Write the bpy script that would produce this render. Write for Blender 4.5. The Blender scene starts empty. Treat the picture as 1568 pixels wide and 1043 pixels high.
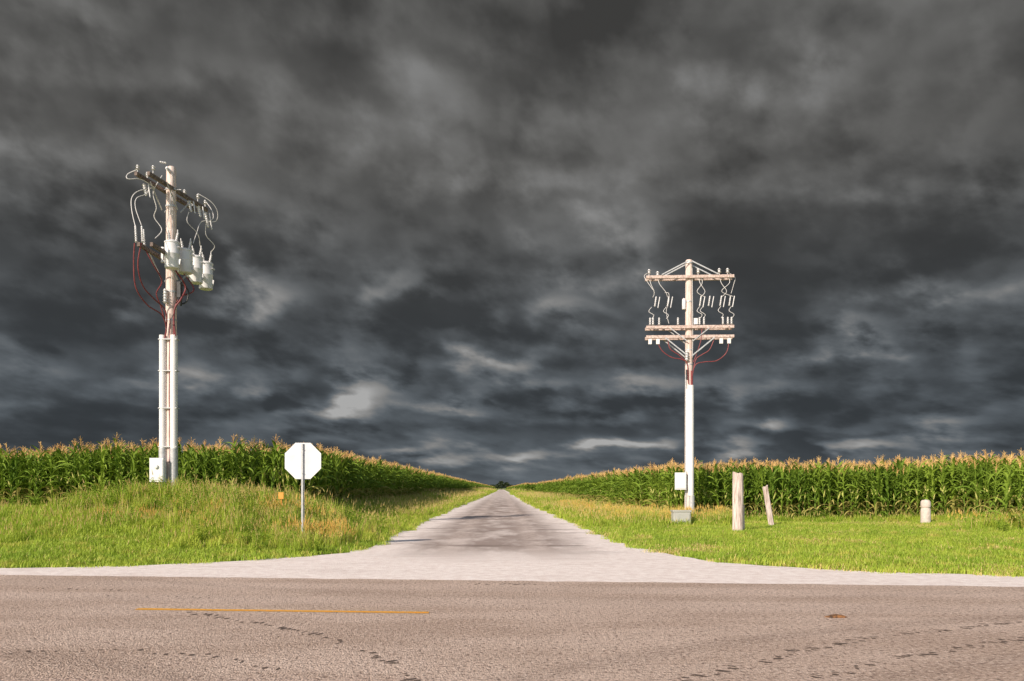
import bpy, bmesh, math, random
import numpy as np
from mathutils import Vector, Matrix, noise as mnoise
random.seed(7)
scene = bpy.context.scene
scene.view_settings.view_transform = 'Standard'
scene.view_settings.look = 'None'
scene.view_settings.exposure = 0
pi = math.pi

# ------------------------------------------------------------------ node helper
class NT:
    def __init__(s, tree):
        s.t = tree; s.n = tree.nodes; s.l = tree.links
    def new(s, typ, **kw):
        n = s.n.new(typ)
        for k, v in kw.items(): setattr(n, k, v)
        return n
    def put(s, sock, v):
        if isinstance(v, bpy.types.NodeSocket): s.l.new(v, sock)
        elif v is not None: sock.default_value = v
    def m(s, op, a, b=None, c=None, clamp=False):
        n = s.new('ShaderNodeMath', operation=op); n.use_clamp = clamp
        s.put(n.inputs[0], a); s.put(n.inputs[1], b)
        if c is not None: s.put(n.inputs[2], c)
        return n.outputs[0]
    def v(s, op, a, b=None, c=None):
        n = s.new('ShaderNodeVectorMath', operation=op)
        s.put(n.inputs[0], a); s.put(n.inputs[1], b)
        if c is not None: s.put(n.inputs[2], c)
        return n.outputs['Value'] if op in ('DOT_PRODUCT', 'LENGTH') else n.outputs[0]
    def xyz(s, x, y, z=0.0):
        n = s.new('ShaderNodeCombineXYZ')
        s.put(n.inputs[0], x); s.put(n.inputs[1], y); s.put(n.inputs[2], z)
        return n.outputs[0]
    def sep(s, v):
        n = s.new('ShaderNodeSeparateXYZ'); s.put(n.inputs[0], v); return n.outputs
    def noise(s, vec, scale, detail=4, rough=0.55, dist=0.0, dim='3D'):
        n = s.new('ShaderNodeTexNoise'); n.noise_dimensions = dim
        s.put(n.inputs['Vector'], vec)
        n.inputs['Scale'].default_value = scale; n.inputs['Detail'].default_value = detail
        n.inputs['Roughness'].default_value = rough; n.inputs['Distortion'].default_value = dist
        return n.outputs['Fac']
    def voro(s, vec, scale):
        n = s.new('ShaderNodeTexVoronoi'); s.put(n.inputs['Vector'], vec)
        n.inputs['Scale'].default_value = scale
        return n.outputs
    def ss(s, x, a, b, lo=0.0, hi=1.0):
        n = s.new('ShaderNodeMapRange', interpolation_type='SMOOTHSTEP')
        if a > b: a, b, lo, hi = b, a, hi, lo
        s.put(n.inputs[0], x); n.inputs[1].default_value = a; n.inputs[2].default_value = b
        n.inputs[3].default_value = lo; n.inputs[4].default_value = hi
        return n.outputs[0]
    def mix(s, f, a, b, blend='MIX'):
        n = s.new('ShaderNodeMix', data_type='RGBA', blend_type=blend)
        s.put(n.inputs[0], f)
        for i, q in ((6, a), (7, b)):
            if isinstance(q, (tuple, list)): q = (*q[:3], 1)
            s.put(n.inputs[i], q)
        return n.outputs[2]
    def bump(s, h, strength=0.5, dist=0.01):
        n = s.new('ShaderNodeBump'); n.inputs['Strength'].default_value = strength
        n.inputs['Distance'].default_value = dist; s.put(n.inputs['Height'], h)
        return n.outputs[0]

def new_mat(name):
    m = bpy.data.materials.new(name); m.use_nodes = True
    t = NT(m.node_tree); m.node_tree.nodes.clear()
    out = t.new('ShaderNodeOutputMaterial')
    p = t.new('ShaderNodeBsdfPrincipled')
    t.l.new(p.outputs[0], out.inputs[0])
    return m, t, p, out

def simple_mat(name, c1, c2, scale=6, rough=0.8, metallic=0.0, stretch=(1, 1, 1), bump=0.0, spec=0.3):
    m, t, p, o = new_mat(name)
    tc = t.new('ShaderNodeTexCoord').outputs['Object']
    vec = t.v('MULTIPLY', tc, stretch)
    n = t.noise(vec, scale, 5, 0.6)
    f = t.ss(n, 0.3, 0.7)
    t.put(p.inputs['Base Color'], t.mix(f, c1, c2))
    p.inputs['Roughness'].default_value = rough
    p.inputs['Metallic'].default_value = metallic
    p.inputs['Specular IOR Level'].default_value = spec
    if bump: t.put(p.inputs['Normal'], t.bump(n, bump, 0.01))
    return m

def leaf_mat(name, c1, c2, c3=None, trans=0.3, nscale=0.35, rough=0.6):
    m, t, p, out = new_mat(name)
    oi = t.new('ShaderNodeObjectInfo').outputs['Random']
    pos = t.new('ShaderNodeNewGeometry').outputs['Position']
    n = t.noise(pos, nscale, 3, 0.6)
    f = t.m('ADD', t.m('MULTIPLY', oi, 0.55), t.m('MULTIPLY', t.ss(n, 0.35, 0.65), 0.45))
    col = t.mix(f, c1, c2)
    if c3 is not None:
        n2 = t.noise(pos, 1.7, 3, 0.6)
        col = t.mix(t.ss(n2, 0.53, 0.70), col, c3)
    t.put(p.inputs['Base Color'], col)
    p.inputs['Roughness'].default_value = rough
    p.inputs['Specular IOR Level'].default_value = 0.25
    tr = t.new('ShaderNodeBsdfTranslucent'); t.put(tr.inputs[0], col)
    mx = t.new('ShaderNodeMixShader'); mx.inputs[0].default_value = trans
    t.l.new(p.outputs[0], mx.inputs[1]); t.l.new(tr.outputs[0], mx.inputs[2])
    t.l.new(mx.outputs[0], out.inputs[0])
    return m

# ------------------------------------------------------------------ world
SUN_EL = math.radians(31); SUN_AZ = math.radians(180 + 38)  # clockwise from +Y : behind-left of the viewer
sun_dir = Vector((math.sin(SUN_AZ) * math.cos(SUN_EL), math.cos(SUN_AZ) * math.cos(SUN_EL), math.sin(SUN_EL)))
world = bpy.data.worlds.new("World"); scene.world = world; world.use_nodes = True
world.cycles.sampling_method = 'MANUAL'; world.cycles.sample_map_resolution = 512
w = NT(world.node_tree); world.node_tree.nodes.clear()
wo = w.new('ShaderNodeOutputWorld')
sky = w.new('ShaderNodeTexSky', sky_type='NISHITA'); sky.sun_disc = False
sky.sun_elevation = SUN_EL; sky.sun_rotation = SUN_AZ
bg1 = w.new('ShaderNodeBackground'); w.l.new(sky.outputs[0], bg1.inputs[0]); bg1.inputs[1].default_value = 0.13
gen = w.new('ShaderNodeTexCoord').outputs['Generated']
x, y, z = w.sep(gen)
hyp = w.m('SQRT', w.m('MULTIPLY_ADD', x, x, w.m('MULTIPLY', y, y)))
az = w.m('ARCTAN2', x, y)
te = w.m('MAXIMUM', w.m('DIVIDE', z, w.m('MAXIMUM', hyp, 0.02)), 0.0)
lg = w.m('LOGARITHM', w.m('ADD', te, 0.12), math.e)
cB = w.xyz(w.m('MULTIPLY_ADD', az, 2.4, 11.3), w.m('MULTIPLY_ADD', lg, 1.0, w.m('MULTIPLY_ADD', te, 0.8, 4.2)))      # broad masses
yD = w.m('MULTIPLY_ADD', lg, 1.9, w.m('MULTIPLY', te, 1.2))
cD = w.xyz(w.m('MULTIPLY_ADD', lg, 0.6, w.m('MULTIPLY', az, 4.3)), yD)   # billows
f1 = w.noise(cB, 1.7, 4, 0.5, 0, '2D')
def dens(off, det):
    v = w.v('ADD', cD, off) if off else cD
    n = w.noise(v, 1.7, det, 0.5, 0.0, '2D')
    vo = w.new('ShaderNodeTexVoronoi', voronoi_dimensions='2D', feature='SMOOTH_F1')
    vo.inputs['Scale'].default_value = 2.2; vo.inputs['Detail'].default_value = 1.0
    vo.inputs['Roughness'].default_value = 0.5; vo.inputs['Smoothness'].default_value = 0.8
    wx = w.m('MULTIPLY', w.m('SUBTRACT', n, 0.5), 0.8)
    w.l.new(w.v('ADD', v, w.xyz(wx, w.m('MULTIPLY', wx, -0.7))), vo.inputs['Vector'])
    return n, w.m('MULTIPLY_ADD', vo.outputs['Distance'], -0.20, n)
f2, d2 = dens(None, 7)
f3, d3 = dens((-0.04, 0.10, 0.0), 5)
ws = w.m('MULTIPLY_ADD', te, 0.7, 0.09)
wv = w.xyz(w.m('MULTIPLY', w.m('SUBTRACT', f2, 0.5), w.m('MULTIPLY', ws, 0.9)), w.m('MULTIPLY', w.m('SUBTRACT', f3, 0.5), w.m('MULTIPLY', ws, -0.6)))
q = w.v('ADD', w.xyz(az, te, 0.0), wv)
blobs = [ # azimuth(rad), tan elevation, radius az, radius el, brightness of each cloud bank
 (-0.46,.50,.13,.035,.035),(-.20,.50,.16,.05,-.03),(-.10,.45,.28,.045,.04),(.10,.40,.2,.03,.02),(.40,.48,.16,.07,.045),
 (-.50,.38,.12,.04,.05),(-.42,.44,.14,.03,-.03),(.56,.43,.1,.05,-.02),(-.30,.34,.12,.03,.02),
 (.155,.315,.055,.034,.11),(.08,.285,.06,.02,.06),(.26,.34,.09,.05,-.045),(.38,.29,.14,.05,-.035),(.53,.34,.1,.03,.03),
 (-.10,.36,.2,.03,-.02),(-.305,.232,.05,.024,.16),(-.44,.215,.05,.02,.06),(-.50,.175,.10,.03,-.03),(-.53,.25,.08,.04,-.03),
 (-.11,.235,.05,.015,.05),(-.02,.165,.045,.020,.14),(.08,.215,.05,.018,.06),
 (.52,.235,.07,.022,.13),(.41,.172,.05,.016,.13),(.33,.24,.08,.025,-.03),
 (-.19,.110,.05,.024,.21),(-.34,.125,.06,.016,.13),(-.275,.102,.035,.010,-.08),(-.52,.12,.06,.02,.04),
 (-.06,.107,.04,.010,.10),(.04,.13,.05,.014,.08),(.17,.128,.06,.014,.07),(.27,.12,.08,.014,.06),
 (.125,.052,.038,.007,.20),(.185,.056,.025,.007,.19),(.335,.066,.014,.010,.20),(.29,.043,.04,.007,.14),(.49,.066,.03,.012,.18),
 (.43,.043,.05,.007,.12),(-.02,.036,.08,.007,.13),(-.10,.043,.04,.007,.13),
 (-.45,.07,.14,.022,-.03),(.05,.078,.14,.012,-.03),(.36,.09,.12,.012,-.025)]
acc = None
for (a, e, ra, re, amp) in blobs:
    d = w.v('MULTIPLY_ADD', q, (1 / ra, 1 / re, 0), (-a / ra, -e / re, 0))
    g = w.m('POWER', 0.4, w.v('DOT_PRODUCT', d, d))
    acc = w.m('MULTIPLY_ADD', g, amp, acc if acc is not None else 0.0)
emb = w.m('SUBTRACT', d2, d3)
base = w.ss(te, 0.14, 0.52, 0.078, 0.100)
accm = w.m('MULTIPLY', acc, w.ss(d2, 0.20, 0.55, 0.5, 1.3))
L = w.m('ADD', base, accm)
mod = w.m('MULTIPLY_ADD', w.m('SUBTRACT', f1, 0.5), 1.8, 1.0)
mod = w.m('MULTIPLY_ADD', w.m('SUBTRACT', d2, 0.42), w.ss(te, 0.05, 0.5, 1.1, 0.5), mod)
mod = w.m('MULTIPLY_ADD', emb, w.ss(te, 0.05, 0.5, 2.9, 1.2), mod)
L = w.m('MULTIPLY', L, w.m('MAXIMUM', mod, 0.40))
L = w.m('ADD', L, w.ss(te, 0.0, 0.06, 0.06, 0.0))
L = w.m('SMOOTH_MAX', L, 0.042, 0.03)
L = w.m('MINIMUM', L, 0.40)
tint = w.mix(w.ss(te, 0.06, 0.42), (0.86, 1.0, 1.13), (1.01, 1.0, 0.965))
tint = w.mix(w.m('MULTIPLY', w.ss(L, 0.10, 0.24), w.ss(te, 0.0, 0.04)), tint, (1.0, 1.0, 0.99))
sc = w.new('ShaderNodeVectorMath', operation='SCALE'); w.l.new(tint, sc.inputs[0]); w.l.new(L, sc.inputs['Scale'])
bg2 = w.new('ShaderNodeBackground'); w.l.new(sc.outputs[0], bg2.inputs[0]); bg2.inputs[1].default_value = 1.0
front = w.ss(w.m('ABSOLUTE', az), 1.3, 2.0, 1.0, 0.0)
mx = w.new('ShaderNodeMixShader'); w.l.new(front, mx.inputs[0])
w.l.new(bg1.outputs[0], mx.inputs[1]); w.l.new(bg2.outputs[0], mx.inputs[2]); w.l.new(mx.outputs[0], wo.inputs[0])

sl = bpy.data.lights.new('sun', 'SUN'); sl.energy = 5.0; sl.angle = math.radians(0.5); sl.color = (1.0, 0.87, 0.74)
so = bpy.data.objects.new('sun', sl); scene.collection.objects.link(so)
so.rotation_euler = sun_dir.to_track_quat('Z', 'Y').to_euler(); so.location = (-20, -20, 30)

# ------------------------------------------------------------------ camera
cam = bpy.data.cameras.new('camera'); co = bpy.data.objects.new('camera', cam); scene.collection.objects.link(co)
co.location = (0, 0, 1.5); co.rotation_euler = (pi / 2, 0, 0)
cam.lens = 28; cam.sensor_width = 36; cam.shift_y = 0.1444; cam.clip_end = 9000; cam.clip_start = 0.1
scene.camera = co

# ------------------------------------------------------------------ terrain
def sstep(a, b, v):
    t = min(1, max(0, (v - a) / (b - a))); return t * t * (3 - 2 * t)
def Xc(y): return -0.2 - 0.0131 * y          # axis of the farm road
def edge(x): return 12.9 - 0.10 * x           # far asphalt edge of the main road
def nz(x, y, s, o=0.0): return mnoise.noise(Vector((x * s + o, y * s - o, o * 1.7)))
def hgt(x, y):
    s = y - edge(x); u = x - Xc(y)
    h = -0.03
    if s > 0:
        if u < 0:
            wv = sstep(3.6, 8.5, -u) * sstep(1.6, 13, s)
            top = 0.76 - 0.16 * sstep(9, 22, -u) * (1 - sstep(60, 120, y))
            h += wv * top
        else:
            wv = sstep(3.8, 8.5, u) * sstep(1.6, 14, s)
            h += wv * (0.08 + 0.28 * sstep(15, 24, u))
        h += 0.06 * nz(x, y, 0.35) * sstep(0.8, 3, s) * sstep(3.8, 5.5, abs(u))
    if y > 700: h *= max(0.0, 1 - (y - 700) / 300)
    return h

def graded(a, b, step, far, growth=1.25):
    c = list(np.arange(a, b + 1e-6, step)); d = step; v = c[-1]
    while v < far[1]: d *= growth; v += d; c.append(v)
    d = step; v = c[0]
    while v > far[0]: d *= growth; v -= d; c.insert(0, v)
    return c
xs = graded(-30, 30, 0.5, (-3500, 3500)); ys = graded(4, 60, 0.5, (-800, 6000), 1.06)
verts = [(X, Y, hgt(X, Y)) for Y in ys for X in xs]
nx = len(xs)
faces = [(j * nx + i, j * nx + i + 1, (j + 1) * nx + i + 1, (j + 1) * nx + i) for j in range(len(ys) - 1) for i in range(nx - 1)]
def mesh_obj(name, verts, faces, mats, midx=None, parent=None, smooth=False, link=True):
    me = bpy.data.meshes.new(name); me.from_pydata(verts, [], faces)
    for m in mats: me.materials.append(m)
    if midx is not None: me.polygons.foreach_set('material_index', midx)
    if smooth: me.polygons.foreach_set('use_smooth', [True] * len(me.polygons))
    me.update()
    o = bpy.data.objects.new(name, me)
    if link: scene.collection.objects.link(o)
    if parent: o.parent = parent
    return o
# bare / straw patches on the right-hand lawn: x, y, rx, ry
PATCH = [(8.1, 16.4, .85, .55), (7.2, 17.0, .6, .45), (15.2, 29.6, 2.2, 1.0), (12.6, 30.6, 1.4, .8), (18.2, 30.4, 1.5, .8), (11.6, 19.0, .9, .5), (4.9, 20.0, .5, .9), (3.9, 23.5, .35, 1.6)]
def patchv(x, y):
    return max(1.0 - math.hypot((x - a) / rx, (y - b) / ry) + .5 * nz(x, y, 2.2, 4) for a, b, rx, ry in PATCH)
m, t, p, o = new_mat('ground_grass_soil')
pos = t.new('ShaderNodeNewGeometry').outputs['Position']
n1 = t.noise(pos, 0.5, 6, 0.65); n2 = t.noise(pos, 9, 5, 0.7)
c = t.mix(t.ss(n1, 0.35, 0.65), (0.20, 0.28, 0.045), (0.29, 0.34, 0.07))
c = t.mix(t.ss(n2, 0.5, 0.75), c, (0.34, 0.28, 0.12))
c = t.mix(t.ss(n2, 0.5, 0.3), c, (0.08, 0.11, 0.02))
pm = None
for a, b_, rx, ry in PATCH:
    d = t.v('MULTIPLY_ADD', pos, (1 / rx, 1 / ry, 0), (-a / rx, -b_ / ry, 0))
    g = t.m('SUBTRACT', 1.0, t.v('LENGTH', t.v('MULTIPLY', d, (1, 1, 0)))); pm = g if pm is None else t.m('MAXIMUM', pm, g)
c = t.mix(t.ss(t.m('ADD', pm, t.m('MULTIPLY', t.m('SUBTRACT', n2, .5), 1.2)), 0.1, 0.4), c, (0.66, 0.47, 0.30))
t.put(p.inputs['Base Color'], c); p.inputs['Roughness'].default_value = 0.95
t.put(p.inputs['Normal'], t.bump(n2, 0.8, 0.05))
mesh_obj('ground', verts, faces, [m], smooth=True)

# ------------------------------------------------------------------ main road
m_as, t, p, o = new_mat('asphalt_chipseal')
pos = t.new('ShaderNodeNewGeometry').outputs['Position']
X, Y, Z = t.sep(pos)
d = t.m('ADD', Y, t.m('MULTIPLY', X, 0.10))       # distance across the road
big = t.noise(t.v('MULTIPLY', pos, (0.35, 1.0, 1)), 1.0, 5, 0.6)
rip = t.noise(t.v('MULTIPLY', pos, (1.0, 2.2, 1)), 7, 5, 0.65)
med = t.noise(pos, 24, 2, 0.6); fine = t.noise(pos, 70, 3, 0.7); vo = t.voro(pos, 60)
c = t.mix(t.ss(big, 0.35, 0.65), (0.52, 0.39, 0.315), (0.66, 0.515, 0.43))
wt = t.m('ADD', t.ss(t.m('ABSOLUTE', t.m('SUBTRACT', d, 11.9)), 0.15, 0.6, 1, 0), t.ss(t.m('ABSOLUTE', t.m('SUBTRACT', d, 10.4)), 0.15, 0.6, 1, 0))
c = t.mix(t.m('MULTIPLY', wt, 0.35), c, (0.72, 0.58, 0.50))
# faint curved tracks of turning machinery
for (cx_, cy_, R_, st_) in ((9.0, -4.0, 13.6, .45), (9.0, -4.0, 11.9, .4), (-7.5, -1.5, 9.2, .45), (2.0, 26.0, 15.2, .3)):
    dd = t.v('LENGTH', t.v('MULTIPLY', t.v('SUBTRACT', pos, (cx_, cy_, 0)), (1, 1, 0)))
    c = t.mix(t.m('MULTIPLY', t.ss(t.m('ABSOLUTE', t.m('SUBTRACT', dd, R_)), 0.05, 0.26, 1, 0), t.m('MULTIPLY', t.ss(rip, .4, .6), st_)), c, (0.26, 0.19, 0.155))
c = t.mix(t.ss(rip, 0.46, 0.33, 0, 0.55), c, (0.27, 0.195, 0.155))
c = t.mix(t.ss(med, 0.46, 0.33, 0, 0.8), c, (0.16, 0.11, 0.09))
c = t.mix(t.ss(fine, 0.44, 0.33, 0, 0.75), c, (0.13, 0.09, 0.075))
c = t.mix(t.ss(med, 0.56, 0.68, 0, 0.6), c, (0.86, 0.71, 0.61))
t.put(p.inputs['Base Color'], c); p.inputs['Roughness'].default_value = 0.85
p.inputs['Specular IOR Level'].default_value = 0.25
hh = t.m('ADD', t.m('ADD', med, t.m('MULTIPLY', fine, .6)), t.m('MULTIPLY', vo['Distance'], -0.5))
t.put(p.inputs['Normal'], t.bump(hh, 0.9, 0.025))
vs, fs = [], []
N = 900
for i in range(N + 1):
    X = -130 + 260 * i / N
    j = 0.07 * nz(X, 0, 2.5) + 0.05 * nz(X, 3, 0.7) + .05 * nz(X, 5, 6)
    vs += [(X, edge(X) - 9.2, 0.004), (X, edge(X) + j, 0.004)]
    if i: k = 2 * i; fs.append((k - 2, k, k + 1, k - 1))
mesh_obj('asphalt_road', vs, fs, [m_as])
m_y, t, p, o = new_mat('yellow_road_paint')
pos = t.new('ShaderNodeNewGeometry').outputs['Position']
n = t.noise(pos, 30, 4, .7)
t.put(p.inputs['Base Color'], t.mix(t.ss(n, .36, .5), (0.55, 0.36, 0.16), (0.90, 0.42, 0.02)))
vs, fs = [], []
for st in (-4.65, 19.6, -16.8, -29):
    k0 = len(vs)
    for i in range(31):
        X = st + 3.65 * i / 30; jj = 0.014 * nz(X, 9, 8)
        yb = edge(X) - 3.5 + 0.02 * (X - st)
        vs += [(X, yb - 0.06 + jj, 0.008), (X, yb + 0.06 + jj * .5, 0.008)]
        if i: k = k0 + 2 * i; fs.append((k - 2, k, k + 1, k - 1))
mesh_obj('road_centre_marking', vs, fs, [m_y])

# tractor tyre scuffs, plus a short dark line at the asphalt edge
m_t = simple_mat('tyre_and_edge_mark', (0.08, 0.06, 0.05), (0.18, 0.135, 0.11), 20, 0.9)
vs, fs = [], []
def dark_dashes(path, gap=0.07, wid=0.16, L=0.06):
    pts = [Vector(p) for p in path]
    for a, b in zip(pts[:-1], pts[1:]):
        n = int((b - a).length / gap); dr = (b - a).normalized(); nr = Vector((-dr.y, dr.x))
        for i in range(n):
            if random.random() < 0.3: continue
            c0 = a + dr * gap * i + nr * random.uniform(-.07, .07)
            ww = wid * random.uniform(.2, 1); LL = L * random.uniform(.3, 1)
            k = len(vs); dd = (dr + nr * random.uniform(.2, .7)).normalized(); ee = Vector((-dd.y, dd.x))
            for th in range(6):
                an = th * pi / 3 + random.uniform(-.4, .4); q_ = c0 + ee * math.cos(an) * ww * .5 + dd * math.sin(an) * LL * .5
                vs.append((q_.x, q_.y, 0.008))
            fs.append(tuple(range(k, k + 6)))
dark_dashes([(1.0, 5.7), (1.35, 6.2), (2.48, 7.2), (3.74, 8.06), (5.77, 8.97), (8, 9.6), (11, 10)])
dark_dashes([(1.9, 5.7), (2.3, 6.2), (3.4, 7.0), (4.6, 7.7), (6.6, 8.5), (9, 9.0)], wid=.13)
dark_dashes([(-3.9, 9.6), (-3.1, 9.0), (-2.14, 8.3), (-1.4, 7.4), (-.87, 6.5), (-.6, 5.8)])
dark_dashes([(-5.6, 11.1), (-4.4, 10.9), (-3.5, 10.7)], wid=.1, gap=.14)
dark_dashes([(-7, 11.9), (-5.4, 11.7)], wid=.1, gap=.14)
dark_dashes([(-6, 7.4), (-5, 7.1), (-3.8, 7.4), (-2.6, 7.1), (-1.6, 6.3)], wid=.1, gap=.12)
dark_dashes([(-.6, 12.45), (.4, 12.4)], wid=.08, gap=.04, L=.12)  # short dark line along the far asphalt edge
mesh_obj('tyre_and_edge_marks', vs, fs, [m_t])

# ------------------------------------------------------------------ gravel shoulder + farm road
m_g, t, p, o = new_mat('limestone_gravel')
pos = t.new('ShaderNodeNewGeometry').outputs['Position']
X, Y, Z = t.sep(pos)
u = t.m('ADD', X, t.m('MULTIPLY_ADD', Y, 0.0131, 0.2))
au = t.m('ABSOLUTE', u)
big = t.noise(t.v('MULTIPLY', pos, (1.0, 0.35, 1)), 0.9, 6, 0.62)
fine = t.noise(pos, 45, 4, 0.7); med = t.noise(pos, 5, 6, 0.68)
c = t.mix(t.ss(med, 0.3, 0.7), (0.76, 0.66, 0.62), (0.93, 0.86, 0.82))
wob = t.m('MULTIPLY_ADD', t.m('SUBTRACT', big, 0.5), 3.0, au)
inr = t.m('MULTIPLY', t.ss(wob, 1.5, 2.9, 1, 0), t.ss(t.m('MULTIPLY_ADD', med, 4.0, Y), 17.5, 23, 0, 1))
dk = t.m('MULTIPLY', inr, t.ss(big, 0.34, 0.58, 0.45, 1))
c = t.mix(t.m('MULTIPLY', dk, t.ss(Y, 60, 160, 0.88, 0.55)), c, (0.27, 0.21, 0.185))
trk = t.ss(t.m('ABSOLUTE', t.m('SUBTRACT', au, 1.1)), 0.1, 0.5, 1, 0)
c = t.mix(t.m('MULTIPLY', t.m('MULTIPLY', trk, inr), t.ss(med, .35, .65, .1, .6)), c, (0.66, 0.56, 0.51))
tar = t.noise(t.v('MULTIPLY', pos, (0.30, 0.75, 1)), 1.0, 6, 0.65)
c = t.mix(t.m('MULTIPLY', t.m('MULTIPLY', t.ss(tar, 0.54, 0.64), t.ss(au, 2.6, 3.6, 1, 0)), t.ss(Y, 17, 21, 0, .6)), c, (0.17, 0.13, 0.115))
pat = t.noise(t.v('MULTIPLY', pos, (0.5, 1.6, 1)), 0.8, 6, 0.65)
c = t.mix(t.m('MULTIPLY', t.ss(pat, 0.52, 0.68), 0.28), c, (0.50, 0.40, 0.36))
c = t.mix(t.ss(fine, 0.44, 0.3, 0, 0.6), c, (0.3, 0.25, 0.22))
t.put(p.inputs['Base Color'], c); p.inputs['Roughness'].default_value = 0.95
p.inputs['Specular IOR Level'].default_value = 0.15
t.put(p.inputs['Normal'], t.bump(t.m('ADD', fine, t.m('MULTIPLY', med, 2)), 0.5, 0.02))
Lk = [(15.0, -8.9), (15.7, -7.0), (16.6, -5.6), (17.7, -4.4), (18.6, -3.85), (20.5, -3.6), (22, -3.62), (25.4, -3.8), (35, -4.1), (68, -4.6), (152, -5.5), (400, -8.4), (1200, -18.6)]
Rk = [(13.6, 8.6), (14.5, 6.3), (15.4, 4.9), (16.4, 4.1), (18.3, 3.6), (21, 3.05), (25.4, 2.85), (35, 2.75), (68, 1.9), (152, 1.0), (400, -2.4), (1200, -13.2)]
def dense(kn, dens):
    out = []
    for (a, xa), (b, xb) in zip(kn[:-1], kn[1:]):
        n = max(2, int(math.hypot(b - a, xb - xa) / dens))
        for i in range(n):
            f = i / n; Y = a + (b - a) * f; X = xa + (xb - xa) * f
            out.append((X + 0.22 * nz(X, Y, 1.7) + .12 * nz(X, Y, 4.1), Y + (0.16 * nz(X, Y, 1.3, 5) if Y < 18 else 0)))
        dens *= 1.25
    out.append((kn[-1][1], kn[-1][0])); return out
Lp = dense(Lk, 0.2); Rp = dense(Rk, 0.2)
left_sh = [(X, edge(X) + 1.15 + .16 * nz(X, 1, .9) + .12 * nz(X, 1, 3)) for X in np.arange(-125, -9.2, 0.3)]
right_sh = [(X, edge(X) + 1.45 + .16 * nz(X, 2, .9) + .12 * nz(X, 2, 3)) for X in np.arange(125, 8.9, -0.3)]
poly = left_sh + Lp + Rp[::-1] + right_sh[::-1]
poly += [(125, edge(125) - .3), (-125, edge(-125) - .3)]
bm = bmesh.new()
f = bm.faces.new([bm.verts.new((a, b, 0)) for a, b in poly])
bmesh.ops.triangulate(bm, faces=[f])
bmesh.ops.recalc_face_normals(bm, faces=bm.faces)
if sum(f.normal.z for f in bm.faces) < 0: bmesh.ops.reverse_faces(bm, faces=bm.faces)
me = bpy.data.meshes.new('gravel_road'); bm.to_mesh(me); bm.free(); me.materials.append(m_g)
o = bpy.data.objects.new('gravel_road', me); scene.collection.objects.link(o)
LY = np.array([k[0] for k in Lk]); LX = np.array([k[1] for k in Lk]); RY = np.array([k[0] for k in Rk]); RX = np.array([k[1] for k in Rk])
def road_dist(x, y):
    """signed clearance from the gravel (positive = on the verge)"""
    if x < 0:
        if x < -8.9: return y - edge(x) - 1.15
        if y < 18.6: return (y - np.interp(x, LX[:5], LY[:5])) if x < -3.85 else -1
        return -(x - np.interp(y, LY, LX))
    if x > 8.6: return y - edge(x) - 1.45
    if y < 18.3: return (y - np.interp(x, RX[:5][::-1], RY[:5][::-1])) if x > 3.6 else -1
    return (x - np.interp(y, RY, RX))

# ------------------------------------------------------------------ instancing
def gn_instancer(name, pts, rots, scls, idx, coll):
    me = bpy.data.meshes.new(name); me.from_pydata(pts, [], [])
    a = me.attributes.new('rot', 'FLOAT_VECTOR', 'POINT'); a.data.foreach_set('vector', np.array(rots, dtype=np.float32).ravel())
    a = me.attributes.new('scl', 'FLOAT_VECTOR', 'POINT'); a.data.foreach_set('vector', np.array(scls, dtype=np.float32).ravel())
    a = me.attributes.new('vidx', 'INT', 'POINT'); a.data.foreach_set('value', np.array(idx, dtype=np.int32))
    o = bpy.data.objects.new(name, me); scene.collection.objects.link(o)
    g = bpy.data.node_groups.new(name + '_scatter', 'GeometryNodeTree')
    g.interface.new_socket('Geometry', in_out='INPUT', socket_type='NodeSocketGeometry')
    g.interface.new_socket('Geometry', in_out='OUTPUT', socket_type='NodeSocketGeometry')
    gi = g.nodes.new('NodeGroupInput'); go = g.nodes.new('NodeGroupOutput')
    iop = g.nodes.new('GeometryNodeInstanceOnPoints'); ci = g.nodes.new('GeometryNodeCollectionInfo')
    ci.inputs['Collection'].default_value = coll
    ci.inputs['Separate Children'].default_value = True; ci.inputs['Reset Children'].default_value = True
    def att(n, ty):
        k = g.nodes.new('GeometryNodeInputNamedAttribute'); k.data_type = ty; k.inputs['Name'].default_value = n
        return [s for s in k.outputs if s.enabled and s.name == 'Attribute'][0]
    L = g.links
    L.new(gi.outputs[0], iop.inputs['Points']); L.new(ci.outputs[0], iop.inputs['Instance'])
    iop.inputs['Pick Instance'].default_value = True
    L.new(att('vidx', 'INT'), iop.inputs['Instance Index'])
    L.new(att('rot', 'FLOAT_VECTOR'), iop.inputs['Rotation']); L.new(att('scl', 'FLOAT_VECTOR'), iop.inputs['Scale'])
    L.new(iop.outputs[0], go.inputs[0])
    md = o.modifiers.new('scatter', 'NODES'); md.node_group = g
    return o

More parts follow.
